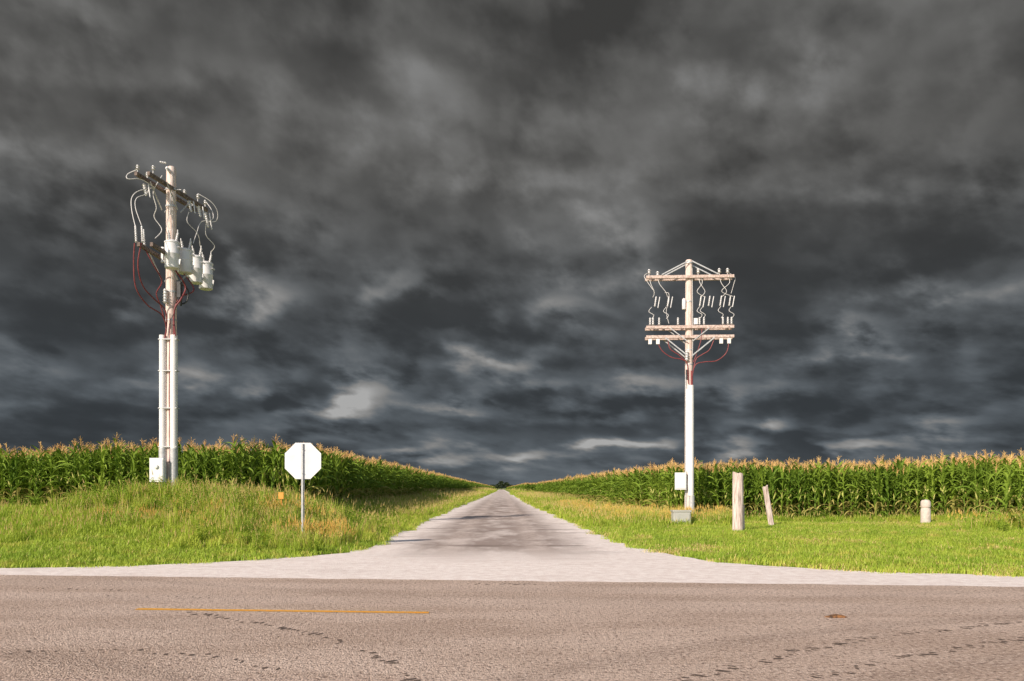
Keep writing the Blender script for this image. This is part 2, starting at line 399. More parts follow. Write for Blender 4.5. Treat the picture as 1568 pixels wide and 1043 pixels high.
# ------------------------------------------------------------------ corn
m_leaf = leaf_mat('corn_leaf', (0.11, 0.20, 0.022), (0.28, 0.39, 0.045), None, 0.22)
m_dry = leaf_mat('corn_dry_leaf', (0.50, 0.42, 0.14), (0.40, 0.38, 0.09), None, 0.25)
m_tas = leaf_mat('corn_tassel', (0.74, 0.44, 0.16), (0.82, 0.58, 0.24), None, 0.2)
m_husk = leaf_mat('corn_husk', (0.46, 0.50, 0.12), (0.64, 0.58, 0.20), None, 0.15)
def corn_plant(name, seed):
    r = random.Random(seed); V, F, M = [], [], []
    H = r.uniform(2.15, 2.3)
    def tube(p0, p1, r0, r1, mi, n=5):
        p0 = Vector(p0); p1 = Vector(p1); d = (p1 - p0).normalized()
        a = d.orthogonal().normalized(); b = d.cross(a); k = len(V)
        for P, R in ((p0, r0), (p1, r1)):
            for i in range(n):
                an = 2 * pi * i / n; V.append(tuple(P + a * math.cos(an) * R + b * math.sin(an) * R))
        for i in range(n): F.append((k + i, k + (i + 1) % n, k + n + (i + 1) % n, k + n + i)); M.append(mi)
    tube((0, 0, 0), (0.01, 0, H), 0.018, 0.008, 0)
    nl = 13; ph = r.uniform(0, 6.28)
    for i in range(nl):
        f = i / (nl - 1); z0 = 0.2 + f * (H - 0.32)
        phi = ph + (pi if i % 2 else 0) + r.uniform(-.7, .7)
        L = (0.70 + 0.38 * math.sin(pi * min(1, f * .9 + .1))) * r.uniform(.85, 1.1) * (1 - .28 * max(0, f - .7) / .3)
        th0 = math.radians(r.uniform(55, 75)); th1 = math.radians(r.uniform(-85, -40)) if f < .8 else math.radians(r.uniform(-40, 35))
        wd = r.uniform(.10, .135); mi = 1 if (f < .22 and r.random() < .7) else 0
        d = Vector((math.cos(phi), math.sin(phi), 0)); sd = Vector((-math.sin(phi), math.cos(phi), 0))
        P = Vector((0, 0, z0)); K = 7; tw = r.uniform(-.9, .9); prev = None
        for k in range(K):
            s = k / (K - 1)
            th = th0 + (th1 - th0) * s ** 1.15
            ww = wd * (0.55 + .45 * min(1, s * 3.5)) * (1 - s ** 2.4)
            up = (-d * math.sin(th) + Vector((0, 0, 1)) * math.cos(th))
            sdt = sd * math.cos(tw * s) + up * math.sin(tw * s)
            base = len(V)
            V.extend([tuple(P + sdt * ww * .5 + up * ww * .22), tuple(P), tuple(P - sdt * ww * .5 + up * ww * .22)])
            if prev is not None:
                F.append((prev, prev + 1, base + 1, base)); F.append((prev + 1, prev + 2, base + 2, base + 1)); M.extend([mi, mi])
            prev = base
            P = P + (d * math.cos(th) + Vector((0, 0, 1)) * math.sin(th)) * (L / (K - 1))
    # tassel
    tube((0.01, 0, H), (0.02, 0, H + .38), 0.009, 0.006, 2, 4)
    for i in range(8):
        an = r.uniform(0, 6.28); z0 = H + .04 + .02 * i; ll = r.uniform(.15, .26); sp = r.uniform(.2, .6)
        a = Vector((.01, 0, z0)); b = a + Vector((math.cos(an) * sp, math.sin(an) * sp, 1)).normalized() * ll * .6
        c = b + Vector((math.cos(an) * sp * 1.9, math.sin(an) * sp * 1.9, .55)).normalized() * ll * .4
        tube(a, b, .007, .006, 2, 3); tube(b, c, .007, .005, 2, 3)
    # ears
    for k in range(2 if r.random() < .4 else 1):
        an = r.uniform(0, 6.28); z0 = r.uniform(.9, 1.15) + k * .15
        d = Vector((math.cos(an) * .35, math.sin(an) * .35, 1)).normalized(); a = Vector((0, 0, z0)) + d * .02
        tube(a, a + d * .1, .018, .034, 3, 6); tube(a + d * .1, a + d * .26, .034, .014, 3, 6); tube(a + d * .26, a + d * .31, .014, .022, 1, 4)
    return mesh_obj(name, V, F, [m_leaf, m_dry, m_tas, m_husk], M, link=False)
corn_coll = bpy.data.collections.new('corn_plants')
NC = 8
for i in range(NC): corn_coll.objects.link(corn_plant('corn_plant_%d' % i, 100 + i))

def yfL(x): return 30.2 + 0.095 * (-7.9 - x)
def yfR(x): return 34.3 - 0.095 * (x - 7)
def add_corn(lst, x, y, sc=1.0, j=.05, wide=1.0):
    x += random.gauss(0, j); y += random.gauss(0, j)
    k = sc * (1 + .06 * nz(x, y, .22) + .07 * nz(x, y, .9) + random.gauss(0, .035))
    lst.append(((x, y, hgt(x, y) - .02), (random.gauss(0, .05), random.gauss(0, .05), random.uniform(0, 6.28)), (k * wide, k * wide, k), random.randrange(NC)))
cornL, cornR, cornF = [], [], []
for r in range(13):        # near faces
    for X in np.arange(-34, -7.4, .23):
        Y = yfL(X) + r * .72
        if X < Xc(Y) - 7.3: add_corn(cornL, X, Y, j=.07)
    for X in np.arange(6.6, 36, .23):
        Y = yfR(X) + r * .72
        if X > Xc(Y) + 7.6: add_corn(cornR, X, Y, j=.07)
for (lst, sg, off, y0, y1) in ((cornL, -1, 7.3, 38, 160), (cornR, 1, 7.6, 42, 163)):
    for r in range(8):
        for Y in np.arange(y0, y1, .22 if r < 4 else .32):
            add_corn(lst, Xc(Y) + sg * (off + r * .66), Y)
Y = 160
while Y < 900:
    for r in range(5): add_corn(cornL, Xc(Y) - 7.3 - r * .8, Y, wide=1.3)
    Y += .45 + (Y - 160) * .0012
Y = 195
while Y < 900:
    for r in range(5): add_corn(cornF, Xc(Y) + 6.0 + r * .8, Y, 1.05, wide=1.3)
    Y += .45 + (Y - 160) * .0012
for r in range(5):
    for X in np.arange(3.5, 40, .4): add_corn(cornF, X, 195 + r * .8, 1.05, wide=1.3)
    for Xr in np.arange(8, 40, .4): add_corn(cornR, Xc(163) + Xr, 163 - r * .6, wide=1.2)
# volunteer plants standing forward at the right
for (X, Y) in ((16.3, 26.3), (16.7, 25.9), (16.9, 26.5), (16.5, 26.9), (17.1, 26.1), (17.4, 26.5), (17.8, 26.9), (17.0, 27.2), (16.0, 27.2)):
    add_corn(cornR, X, Y, .93, .08)
for nm, lst in (('corn_field', cornL), ('corn_field.001', cornR), ('corn_field.002', cornF)):
    gn_instancer(nm, [a[0] for a in lst], [a[1] for a in lst], [a[2] for a in lst], [a[3] for a in lst], corn_coll)

# ------------------------------------------------------------------ grass
m_gr = leaf_mat('grass_blade', (0.28, 0.43, 0.045), (0.50, 0.60, 0.08), (0.62, 0.58, 0.13), 0.32, rough=.5)
m_gr2 = leaf_mat('tall_grass_blade', (0.30, 0.44, 0.045), (0.52, 0.60, 0.08), (0.64, 0.58, 0.14), 0.32, rough=.5)
m_st = leaf_mat('dry_grass', (0.76, 0.58, 0.27), (0.66, 0.54, 0.19), None, 0.25)
m_dark = leaf_mat('broadleaf_weed', (0.19, 0.33, 0.035), (0.38, 0.50, 0.06), None, 0.3)
m_seed = leaf_mat('seed_head', (0.74, 0.48, 0.13), (0.70, 0.55, 0.16), None, 0.15)
def tuft(name, seed, n, rad, h0, h1, wd, lean, mats, p2=0.0, seed_head=0.0, shs=1.0):
    r = random.Random(seed); V, F, M = [], [], []
    for i in range(n):
        a = r.uniform(0, 6.28); R = rad * math.sqrt(r.random()); bx, by = R * math.cos(a), R * math.sin(a)
        an = r.uniform(0, 6.28); h = r.uniform(h0, h1); ln = lean * r.uniform(.2, 1) * h
        fx, fy = math.cos(an + 1.57) * wd * .5, math.sin(an + 1.57) * wd * .5
        dx, dy = math.cos(an) * ln, math.sin(an) * ln; k = len(V); mi = 1 if r.random() < p2 else 0
        V += [(bx - fx, by - fy, -.02), (bx + fx, by + fy, -.02),
              (bx + dx * .35 - fx, by + dy * .35 - fy, h * .6), (bx + dx * .35 + fx, by + dy * .35 + fy, h * .6), (bx + dx, by + dy, h)]
        F += [(k, k + 1, k + 3, k + 2), (k + 2, k + 3, k + 4)]; M += [mi, mi]
        if r.random() < seed_head:
            k = len(V); tx, ty = bx + dx, by + dy; q_ = .012 * shs
            V += [(tx - q_, ty, h - .02), (tx + q_, ty, h - .02), (tx + dx * .15 + .004, ty + dy * .15, h + .12 * shs), (tx, ty - q_, h - .02), (tx, ty + q_, h - .02)]
            F += [(k, k + 1, k + 2), (k + 3, k + 4, k + 2)]; M += [len(mats) - 1] * 2
    return mesh_obj(name, V, F, mats, M, link=False)
def weed(name, seed, H):
    r = random.Random(seed); V, F, M = [], [], []
    for s in range(4):
        bx, by = r.uniform(-.1, .1), r.uniform(-.1, .1); lx, ly = r.uniform(-.25, .25), r.uniform(-.25, .25); h = H * r.uniform(.6, 1)
        k = len(V); V += [(bx - .006, by, 0), (bx + .006, by, 0), (bx + lx * h, by + ly * h, h)]; F.append((k, k + 1, k + 2)); M.append(0)
        for i in range(26):
            f = .1 + .9 * i / 25; P = Vector((bx + lx * h * f, by + ly * h * f, h * f)); an = r.uniform(0, 6.28); L = r.uniform(.08, .19) * (1.2 - .5 * f)
            d = Vector((math.cos(an), math.sin(an), r.uniform(-.2, .8))).normalized(); sd = Vector((-math.sin(an), math.cos(an), 0)) * L * .24
            k = len(V); V += [tuple(P), tuple(P + d * L * .45 + sd), tuple(P + d * L - Vector((0, 0, L * .2))), tuple(P + d * L * .45 - sd)]
            F.append((k, k + 1, k + 2, k + 3)); M.append(0)
    return mesh_obj(name, V, F, [m_dark, m_st], M, link=False)
gc = bpy.data.collections.new('grass_tufts')
defs = []
for i in range(3): defs.append(tuft('a_short_%d' % i, 10 + i, 64, .24, .05, .15, .013, .8, [m_gr, m_st], .06))       # 0-2
for i in range(2): defs.append(tuft('b_straw_%d' % i, 20 + i, 60, .24, .04, .11, .013, 1.1, [m_gr, m_st], .6))         # 3-4
for i in range(3): defs.append(tuft('c_mid_%d' % i, 30 + i, 52, .22, .15, .36, .015, .7, [m_gr2, m_st], .06, .03))       # 5-7
for i in range(3): defs.append(tuft('d_tall_%d' % i, 40 + i, 46, .2, .4, .85, .016, .55, [m_gr2, m_st], .08, .15))      # 8-10
for i in range(2): defs.append(weed('e_weed_%d' % i, 50 + i, .8))                                                        # 11-12
for i in range(2): defs.append(tuft('f_seed_%d' % i, 60 + i, 30, .22, .45, .8, .013, .4, [m_gr2, m_st, m_seed], .25, .6, 1.3))   # 13-14
for d_ in defs: gc.objects.link(d_)
G = []
def in_corn(x, y):
    u = x - Xc(y)
    return (u < -7.6 and y > yfL(x) + .4) or (u > 7.9 and y > yfR(x) + .4)
def addg(x, y, kind, sc):
    G.append(((x, y, hgt(x, y)), (random.gauss(0, .1), random.gauss(0, .1), random.uniform(0, 6.28)), (sc * random.uniform(.85, 1.2),) * 2 + (sc * random.uniform(.75, 1.2),), kind))
def scatter(n, x0, x1, y0, y1, sc=1.0):
    for _ in range(n):
        X, Y = random.uniform(x0, x1), random.uniform(y0, y1)
        rd = road_dist(X, Y) + .35 * nz(X, Y, 1.2, 2)
        if rd < -.05 or in_corn(X, Y): continue
        if rd < .35 and random.random() < .5: continue
        v = nz(X, Y, .45, 3) + .5 * nz(X, Y, 1.6, 8)
        if X > 0:
            corn_edge = yfR(X) - Y if X > 6.5 else 99
            pv = patchv(X, Y)
            if pv > .25 and random.random() < .85: continue
            straw = v > .38 or pv > 0 or (X > 9 and corn_edge < 3.5 and v > -.05) or (rd < .6 and random.random() < .4)
            kind = random.choice((3, 4)) if straw and random.random() < .8 else random.randrange(3)
            if corn_edge < 1.2 and random.random() < .5: kind = 5 + random.randrange(3)
            if 0 < X < 8 and Y > 27 and random.random() < .45 * sstep(27, 34, Y): kind = 5 + random.randrange(3)
            addg(X, Y, kind, sc)
        else:
            s = Y - edge(X)
            tallz = sstep(5, 9, s + 2.2 * v)
            bank = (-12.8 < X < -4.6)
            if random.random() < tallz * (.8 if bank else .18): kind = 5 + random.randrange(3)
            elif v > .45 and random.random() < .5: kind = random.choice((3, 4))
            else: kind = random.randrange(3)
            addg(X, Y, kind, sc * (1.05 if kind < 5 else 1))
scatter(17000, -27, -3, 14, 34)
scatter(19000, 2.4, 28, 13.2, 36)
scatter(5200, -9.5, -3.5, 34, 70, 1.2); scatter(5200, 1, 8.5, 34, 70, 1.2)
scatter(4500, -10.5, -4, 70, 170, 1.9); scatter(4500, 0, 7, 70, 170, 1.9)
scatter(2500, -16, -6, 170, 420, 3.2); scatter(2500, -6, 5, 170, 420, 3.2)
def clump(cx, cy, rx, ry, n, kinds, sc=1.0):
    for _ in range(n):
        X, Y = random.gauss(cx, rx), random.gauss(cy, ry)
        if road_dist(X, Y) < .5 or in_corn(X, Y): continue
        addg(X, Y, random.choice(kinds), sc * random.uniform(.8, 1.15))
clump(-11.9, 26.6, 1.1, .7, 300, (8, 9, 11, 12, 12), 1.15)
clump(-10.0, 26.5, 1.6, 1.0, 260, (8, 9, 10, 11, 12), 1.0)
clump(-8.2, 25.0, 1.6, 1.6, 330, (8, 9, 10, 11, 11), .95)
clump(-6.6, 22.5, 1.2, 1.6, 240, (8, 9, 10, 5, 11, 11), .75)
clump(-5.3, 19.6, .7, .8, 110, (8, 9, 10, 6, 11), .60)
clump(-4.9, 20.6, .5, .4, 40, (13, 14), .75)
clump(-9.5, 22.5, 1.1, .7, 30, (13, 14, 8), .7)
clump(-6.6, 24.5, .7, .5, 22, (13, 14), .9)
clump(-13.2, 26.8, .9, .8, 90, (8, 11, 12), .8)
clump(-7.0, 28.0, 1.2, 1.2, 120, (8, 11, 12), .85)
clump(5.4, 40.0, .9, 3.5, 130, (13, 14, 7, 8), .7)
clump(4.2, 52.0, .8, 6, 70, (13, 14, 7), .8)
for _ in range(500):     # weeds along the foot of the corn
    X = random.uniform(-27, -7); addg(X, yfL(X) - random.uniform(-.1, .6), random.choice((5, 6, 7, 11)), .8)
for _ in range(500):
    X = random.uniform(4.5, 9); Y = random.uniform(30.5, 36)
    if not in_corn(X, Y): addg(X, Y, random.choice((5, 6, 7, 8, 9, 13)), .75)
for _ in range(400):
    X = random.uniform(8, 28); addg(X, yfR(X) - random.uniform(-.1, .5), random.choice((5, 6, 7, 11)), .7)
clump(16.9, 26.4, .8, .6, 80, (8, 9, 11, 13), .75)
gn_instancer('grass', [a[0] for a in G], [a[1] for a in G], [a[2] for a in G], [a[3] for a in G], gc)
print('instances', len(cornL), len(cornR), len(cornF), len(G))

# ------------------------------------------------------------------ mesh builder for hardware
class B:
    def __init__(s): s.V, s.F = [], []
    def ring(s, P, a, b, R, n):
        k = len(s.V)
        for i in range(n):
            an = 2 * pi * i / n; s.V.append(tuple(P + a * math.cos(an) * R + b * math.sin(an) * R))
        return k
    def lathe(s, p0, axis, prof, n=16):
        p0 = Vector(p0); d = Vector(axis).normalized(); a = d.orthogonal().normalized(); b = d.cross(a)
        ks = [s.ring(p0 + d * h, a, b, max(r, .0005), n) for h, r in prof]
        for k0, k1 in zip(ks[:-1], ks[1:]):
            for i in range(n): s.F.append((k0 + i, k0 + (i + 1) % n, k1 + (i + 1) % n, k1 + i))
        s.F.append(tuple(ks[0] + i for i in range(n))[::-1]); s.F.append(tuple(ks[-1] + i for i in range(n)))
        return s
    def cyl(s, p0, p1, r0, r1=None, n=14):
        p0 = Vector(p0); p1 = Vector(p1); L = (p1 - p0).length
        return s.lathe(p0, p1 - p0, [(0, r0), (L, r0 if r1 is None else r1)], n)
    def tube(s, pts, R, n=7, sub=6):
        P = [Vector(p) for p in pts]; Q = []
        for i in range(len(P) - 1):      # catmull-rom
            p0 = P[max(0, i - 1)]; p1 = P[i]; p2 = P[i + 1]; p3 = P[min(len(P) - 1, i + 2)]
            for k in range(sub):
                t = k / sub
                Q.append(.5 * ((2 * p1) + (p2 - p0) * t + (2 * p0 - 5 * p1 + 4 * p2 - p3) * t * t + (3 * p1 - p0 - 3 * p2 + p3) * t ** 3))
        Q.append(P[-1]); prev = None; a = None
        for i, q_ in enumerate(Q):
            d = (Q[min(i + 1, len(Q) - 1)] - Q[max(0, i - 1)]).normalized()
            a = d.orthogonal().normalized() if a is None else (a - d * a.dot(d)).normalized()
            k = s.ring(q_, a, d.cross(a), R, n)
            if prev is not None:
                for j in range(n): s.F.append((prev + j, prev + (j + 1) % n, k + (j + 1) % n, k + j))
            prev = k
        return s
    def beam(s, p0, p1, w, h, bev=.008):
        """bevelled timber / steel bar from p0 to p1, w wide, h high"""
        p0 = Vector(p0); p1 = Vector(p1); d = (p1 - p0).normalized()
        up = Vector((0, 0, 1)) if abs(d.z) < .95 else Vector((0, 1, 0))
        a = d.cross(up).normalized(); b = a.cross(d).normalized()
        w2, h2 = w / 2, h / 2
        pr = [(-w2 + bev, -h2), (w2 - bev, -h2), (w2, -h2 + bev), (w2, h2 - bev), (w2 - bev, h2), (-w2 + bev, h2), (-w2, h2 - bev), (-w2, -h2 + bev)]
        k = len(s.V)
        for P in (p0, p1):
            for (i, j) in pr: s.V.append(tuple(P + a * i + b * j))
        for i in range(8): s.F.append((k + i, k + (i + 1) % 8, k + 8 + (i + 1) % 8, k + 8 + i))
        s.F.append(tuple(range(k, k + 8))[::-1]); s.F.append(tuple(range(k + 8, k + 16)))
        return s
    def ribbed(s, p0, axis, L, r, ribs=5, n=12):
        prof = [(0, r * .45)]
        for i in range(ribs):
            f = L * (i + .15) / ribs
            prof += [(f, r * .5), (f + L * .25 / ribs, r * (1 - .07 * i)), (f + L * .5 / ribs, r * .5)]
        prof += [(L, r * .4)]
        return s.lathe(p0, axis, prof, n)
    def obj(s, name, mat, parent=None, smooth=True):
        o = mesh_obj(name, s.V, s.F, [mat], parent=parent, smooth=smooth)
        bm = bmesh.new(); bm.from_mesh(o.data); bmesh.ops.recalc_face_normals(bm, faces=bm.faces); bm.to_mesh(o.data); bm.free()
        if smooth:
            o.data.set_sharp_from_angle(angle=math.radians(40))
        return o

m_wood = simple_mat('weathered_pole_wood', (0.58, 0.42, 0.36), (0.88, 0.75, 0.68), 5, .85, 0, (6, 6, .5), .5)
m_arm = simple_mat('crossarm_wood', (0.42, 0.30, 0.26), (0.74, 0.60, 0.53), 6, .85, 0, (2, 2, 2), .4)
m_armD = simple_mat('dark_crossarm_wood', (0.10, 0.075, 0.065), (0.26, 0.20, 0.17), 6, .85, 0, (2, 2, 2), .4)
m_pvc = simple_mat('white_conduit', (0.78, 0.75, 0.74), (0.88, 0.86, 0.85), 2, .5)
m_tr = simple_mat('transformer_paint', (0.72, 0.71, 0.71), (0.80, 0.79, 0.78), 4, .4)
m_por = simple_mat('porcelain', (0.60, 0.59, 0.60), (0.80, 0.78, 0.77), 8, .3, spec=.5)
m_gal = simple_mat('galvanised_steel', (0.46, 0.46, 0.47), (0.62, 0.62, 0.62), 12, .45, .3)
m_cab = simple_mat('maroon_cable', (0.17, 0.035, 0.04), (0.25, 0.06, 0.06), 6, .5)
m_wht = simple_mat('pale_wire', (0.66, 0.64, 0.62), (0.76, 0.73, 0.71), 6, .45)
m_blk = simple_mat('black_fitting', (0.04, 0.04, 0.045), (0.08, 0.08, 0.08), 8, .5)
m_box = simple_mat('meter_box_paint', (0.78, 0.77, 0.76), (0.84, 0.83, 0.82), 3, .45)
def empty(name, loc):
    e = bpy.data.objects.new(name, None); e.location = loc; scene.collection.objects.link(e); e.empty_display_size = .3; return e

# ---- transformer pole (coordinates local to its foot; y = away from the viewer)
PX, PY = -11.98, 28.0; g0 = hgt(PX, PY)
e = empty('utility_pole', (PX, PY, 0))
B().lathe((0, 0, g0 - .3), (0, 0, 1), [(0, .21), (6, .185), (12.2 - g0, .165), (13.05 - g0, .160), (13.09 - g0, .13)], 20).obj('pole', m_wood, e)
b = B()
for sx in (-.215, .215):
    b.beam((sx - .25 - .1, -1.45, 12.0), (sx + .25, 2.05, 12.0), .10, .13)
    b.beam((sx - .12, -1.75, 9.55), (sx + .02, 2.45, 9.55), .10, .13)
b.obj('crossarms', m_armD, e, False)
b = B()
for sy in (-1, 1):
    for zz, l in ((12.0, .9), (9.55, .95)):
        for sx in (-.28, .28): b.beam((sx, sy * .12, zz - .75), (sx + sy * .05, sy * l, zz - .07), .03, .045, .004)
for zz in (12.0, 9.55, 11.4, 8.4, 7.4): b.lathe((0, 0, zz - .03), (0, 0, 1), [(0, .19), (.06, .19)], 16)
b.cyl((-.35, 0, 12.0), (.35, 0, 12.0), .015); b.cyl((-.35, 0, 9.55), (.35, 0, 9.55), .015)
b.obj('braces', m_gal, e)
b = B()
for (xx, yy) in ((-.55, -1.35), (-.5, -.75), (-.05, -1.3), (0.12, .85), (.42, 1.3), (.46, 1.9), (.0, 1.85)):
    b.cyl((xx, yy, 12.06), (xx, yy, 12.2), .015).ribbed((xx, yy, 12.16), (0, 0, 1), .16, .075, 2)
b.ribbed((0.0, -.19, 12.6), (0, -1, .15), .2, .07, 3)
b.ribbed((-.08, -.2, 12.86), (-1, -.2, .1), .22, .05, 3)
for (xx, yy, zz) in ((.48, 1.2, 11.85), (.52, 1.75, 11.8), (.42, 2.1, 11.75), (.3, .8, 11.9), (-.55, -.9, 11.85)):
    b.ribbed((xx, yy, zz), (.25, -.1, -1), .42, .07, 5)
    b.cyl((xx + .16, yy, zz - .02), (xx + .22, yy, zz - .46), .022)
for (xx, yy) in ((-.42, -1.72), (-.22, -1.70), (-.32, -1.35)):
    b.ribbed((xx, yy, 9.62), (-.05, 0, 1), .55, .055, 7)
b.ribbed((-.10, -.26, 7.95), (0, 0, 1), .5, .10, 5)
b.obj('insulators', m_por, e)
b = B(); bl = B(); bb = B()
TR = [(.28, -.72, 9.02, 1.0, .24), (.20, .55, 9.2, .92, .26), (.24, 1.45, 9.08, 1.05, .235), (.26, 2.35, 9.08, 1.08, .25)]
for (xx, yy, zz, H, R) in TR:
    xx += .06
    b.lathe((xx, yy, zz), (0, 0, 1), [(0, R * .86), (.02, R * .97), (.06, R), (H * .48, R), (H * .49, R * 1.03), (H * .52, R * 1.03), (H * .53, R), (H - .14, R), (H - .135, R * 1.06), (H - .09, R * 1.06), (H - .07, R * .95), (H - .02, R * .45), (H, .03)], 24)
    for an, r_ in ((.6, .5), (2.6, .5)):
        qx, qy = xx + math.cos(an) * R * r_, yy + math.sin(an) * R * r_
        bb.ribbed((qx, qy, zz + H - .07), (math.cos(an) * .2, math.sin(an) * .2, 1), .36, .065, 5)
        bb.cyl((qx + .07 * math.cos(an), qy, zz + H + .28), (qx + .08 * math.cos(an), qy, zz + H + .36), .02)
    for k in range(3): bb.ribbed((xx + R * .98, yy - .1 + .1 * k, zz + H * .72), (1, 0, 0), .07, .03, 2, 8)
    bl.beam((xx - R - .12, yy, zz + H * .7), (xx - R + .02, yy, zz + H * .7), .12, .06, .004)
    bl.beam((xx - R - .12, yy, zz + H * .25), (xx - R + .02, yy, zz + H * .25), .12, .06, .004)
    bl.beam((xx - R - .1, yy, zz + H * .2), (xx - R - .1, yy, zz + H * .75), .08, .03, .004)
    bl.beam((xx + R, yy - .05, zz + H * .12), (xx + R + .03, yy - .05, zz + H * .32), .10, .02, .003)
b.obj('transformers', m_tr, e); bb.obj('transformer_bushings', m_por, e); bl.obj('transformer_brackets', m_gal, e, False)
b = B()
b.tube([(-.48, -1.7, 9.6), (-.55, -1.62, 9.0), (-.56, -1.45, 8.2), (-.38, -1.0, 7.72), (-.12, -.5, 7.5), (-.06, -.26, 7.1), (-.12, -.26, 6.7)], .022)
b.tube([(-.26, -1.7, 9.6), (-.42, -1.6, 8.9), (-.40, -1.3, 8.3), (-.2, -.9, 7.95), (-.05, -.4, 7.7), (-.05, -.26, 7.2), (-.12, -.26, 6.7)], .022)
b.tube([(-.32, -1.35, 9.55), (-.1, -1.1, 9.0), (-.02, -.7, 8.6), (-.25, -.6, 8.2), (-.2, -.35, 7.8), (-.14, -.26, 7.4)], .022)
b.tube([(.34, -.5, 9.05), (.5, 0, 8.6), (.42, -.2, 8.1), (.22, -.26, 7.7), (.2, -.26, 6.8)], .03)
b.tube([(.2, .6, 9.2), (.6, .5, 8.6), (.3, 0, 8.2), (.2, -.24, 7.6), (.26, -.26, 6.8)], .025)
b.tube([(.05, -.22, 7.6), (.03, -.22, 5.2), (.05, -.23, 3.0), (.03, -.23, 2.4)], .014)
b.obj('cables', m_cab, e)
b = B()
b.tube([(-.3, -.6, 11.85), (-.62, -1.1, 11.55), (-.72, -1.4, 11.2), (-.62, -1.6, 10.7), (-.45, -1.72, 10.15)], .014)
b.tube([(-.55, -1.3, 12.2), (-.85, -1.4, 12.0), (-.8, -1.5, 11.8), (-.5, -1.2, 11.9), (-.25, -.7, 11.8)], .014)
b.tube([(-.1, -.5, 12.3), (-.36, -.6, 11.7), (-.3, -.5, 11.2), (-.42, -.4, 10.9), (-.2, -.3, 10.5), (-.3, -.6, 10.1)], .014)
b.tube([(-.5, -.8, 12.3), (-.4, -.9, 11.6), (-.55, -1.4, 11.2), (-.5, -1.6, 10.8), (-.26, -1.7, 10.2)], .012)
b.tube([(.42, 1.3, 12.35), (.85, 1.5, 12.1), (1.0, 1.7, 11.8), (.9, 1.8, 11.5), (.6, 1.7, 11.45)], .012)
b.tube([(.46, 1.9, 12.3), (.75, 1.8, 11.9), (.85, 1.6, 11.5), (.55, 1.3, 11.3), (.5, 1.0, 10.8), (.45, .8, 10.35)], .012)
b.tube([(.3, .8, 11.5), (.28, .7, 11.1), (.5, 1.1, 10.8), (.45, 1.45, 10.45)], .012)
b.tube([(.55, 1.75, 11.4), (.5, 1.9, 11.0), (.7, 2.2, 10.7), (.5, 2.35, 10.5)], .012)
b.tube([(.1, -.3, 11.8), (.16, -.5, 11.0), (.1, -.6, 10.5), (.3, -.7, 10.35)], .012)
b.tube([(.1, -.19, 12.5), (.12, -.2, 10.8), (.1, -.2, 8.2)], .012)
b.obj('wires', m_wht, e)
b = B()
b.cyl((-.225, -.17, 1.3), (-.225, -.17, 6.85), .115).cyl((.175, -.19, 1.3), (.175, -.19, 6.85), .12)
b.obj('conduits', m_pvc, e)
b = B()
b.cyl((-.225, -.17, g0), (-.225, -.17, 1.3), .125).cyl((.175, -.19, g0), (.175, -.19, 2.9), .135).cyl((-.225, -.17, 1.3), (-.225, -.17, 2.9), .13)
for zz in (2.95, 4.3, 5.6, 6.7): b.beam((-.34, -.15, zz), (.30, -.15, zz), .27, .035, .004)
b.obj('conduit_sleeves', m_gal, e)
b = B(); b.beam((.30, -.02, 8.2), (.30, -.02, 8.75), .16, .16, .02).cyl((.32, -.05, 7.9), (.36, -.1, 8.2), .07).tube([(.35, -.1, 8.7), (.55, .1, 8.5), (.5, .1, 8.1), (.36, -.1, 7.95)], .03)
b.obj('fittings', m_blk, e)
b = B(); b.beam((-.27, -.45, 1.72), (-.27, -.45, 2.55), .50, .22, .02)
b.beam((-.27, -.57, 1.78), (-.27, -.57, 2.50), .44, .012, .004)
b.obj('meter_box', m_box, e, False)
B().lathe((-.27, -.575, 2.25), (0, -1, 0), [(0, .07), (.05, .07), (.06, .05)], 20).obj('meter_dial', m_box, e)

# ---- second pole
PX, PY = 7.33, 33.0; g0 = hgt(PX, PY)
e = empty('utility_pole.001', (PX, PY, 0)); e.rotation_euler = (0, 0, math.radians(-3))
B().lathe((0, 0, g0 - .3), (0, 0, 1), [(0, .185), (5, .165), (10.9 - g0, .14), (11.22 - g0, .14), (11.26 - g0, .11)], 20).obj('pole', m_wood, e)
b = B()
for zz in (10.22, 8.15, 7.75):
    for sy in (-.19, .19): b.beam((-1.78, sy, zz), (1.80, sy, zz), .10, .125)
b.obj('crossarms', m_arm, e, False)
b = B()
for sx in (-1, 1):
    for sy in (-.255, .255):
        b.beam((sx * .08, sy, 10.85), (sx * 1.15, sy, 10.30), .03, .05, .004)
        b.beam((sx * .08, sy, 6.95), (sx * 1.0, sy, 7.70), .03, .05, .004)
        b.beam((sx * .10, sy, 7.55), (sx * .8, sy, 8.10), .03, .04, .004)
    for zz in (10.22, 8.15, 7.75): b.cyl((sx * 1.6, -.28, zz), (sx * 1.6, .28, zz), .012)
for zz in (10.8, 9.2, 7.2, 6.6): b.lathe((0, 0, zz), (0, 0, 1), [(0, .165), (.05, .165)], 16)
b.obj('braces', m_gal, e)
b = B()
for xx in (-1.65, .36, 1.22, 1.56, -1.3):
    zz = 10.29 if xx != -1.3 else 10.2
    b.cyl((xx, -.1, zz), (xx, -.1, zz + .12), .015).ribbed((xx, -.1, zz + .08), (0, 0, 1), .2, .09, 2)
for xx in (-1.5, -1.62, -1.25, .4, .58, 1.35, 1.55, 1.7, -.48):
    b.ribbed((xx, -.2, 8.24), (0, 0, 1), .3, .065, 4)
for xx in (-1.42, -.9, .42, .78, 1.25, 1.62):     # fused cutouts between the arms
    b.ribbed((xx, -.12, 9.02), (.15, 0, 1), .42, .05, 5)
    b.cyl((xx + .12, -.2, 8.95), (xx + .2, -.2, 9.4), .02)
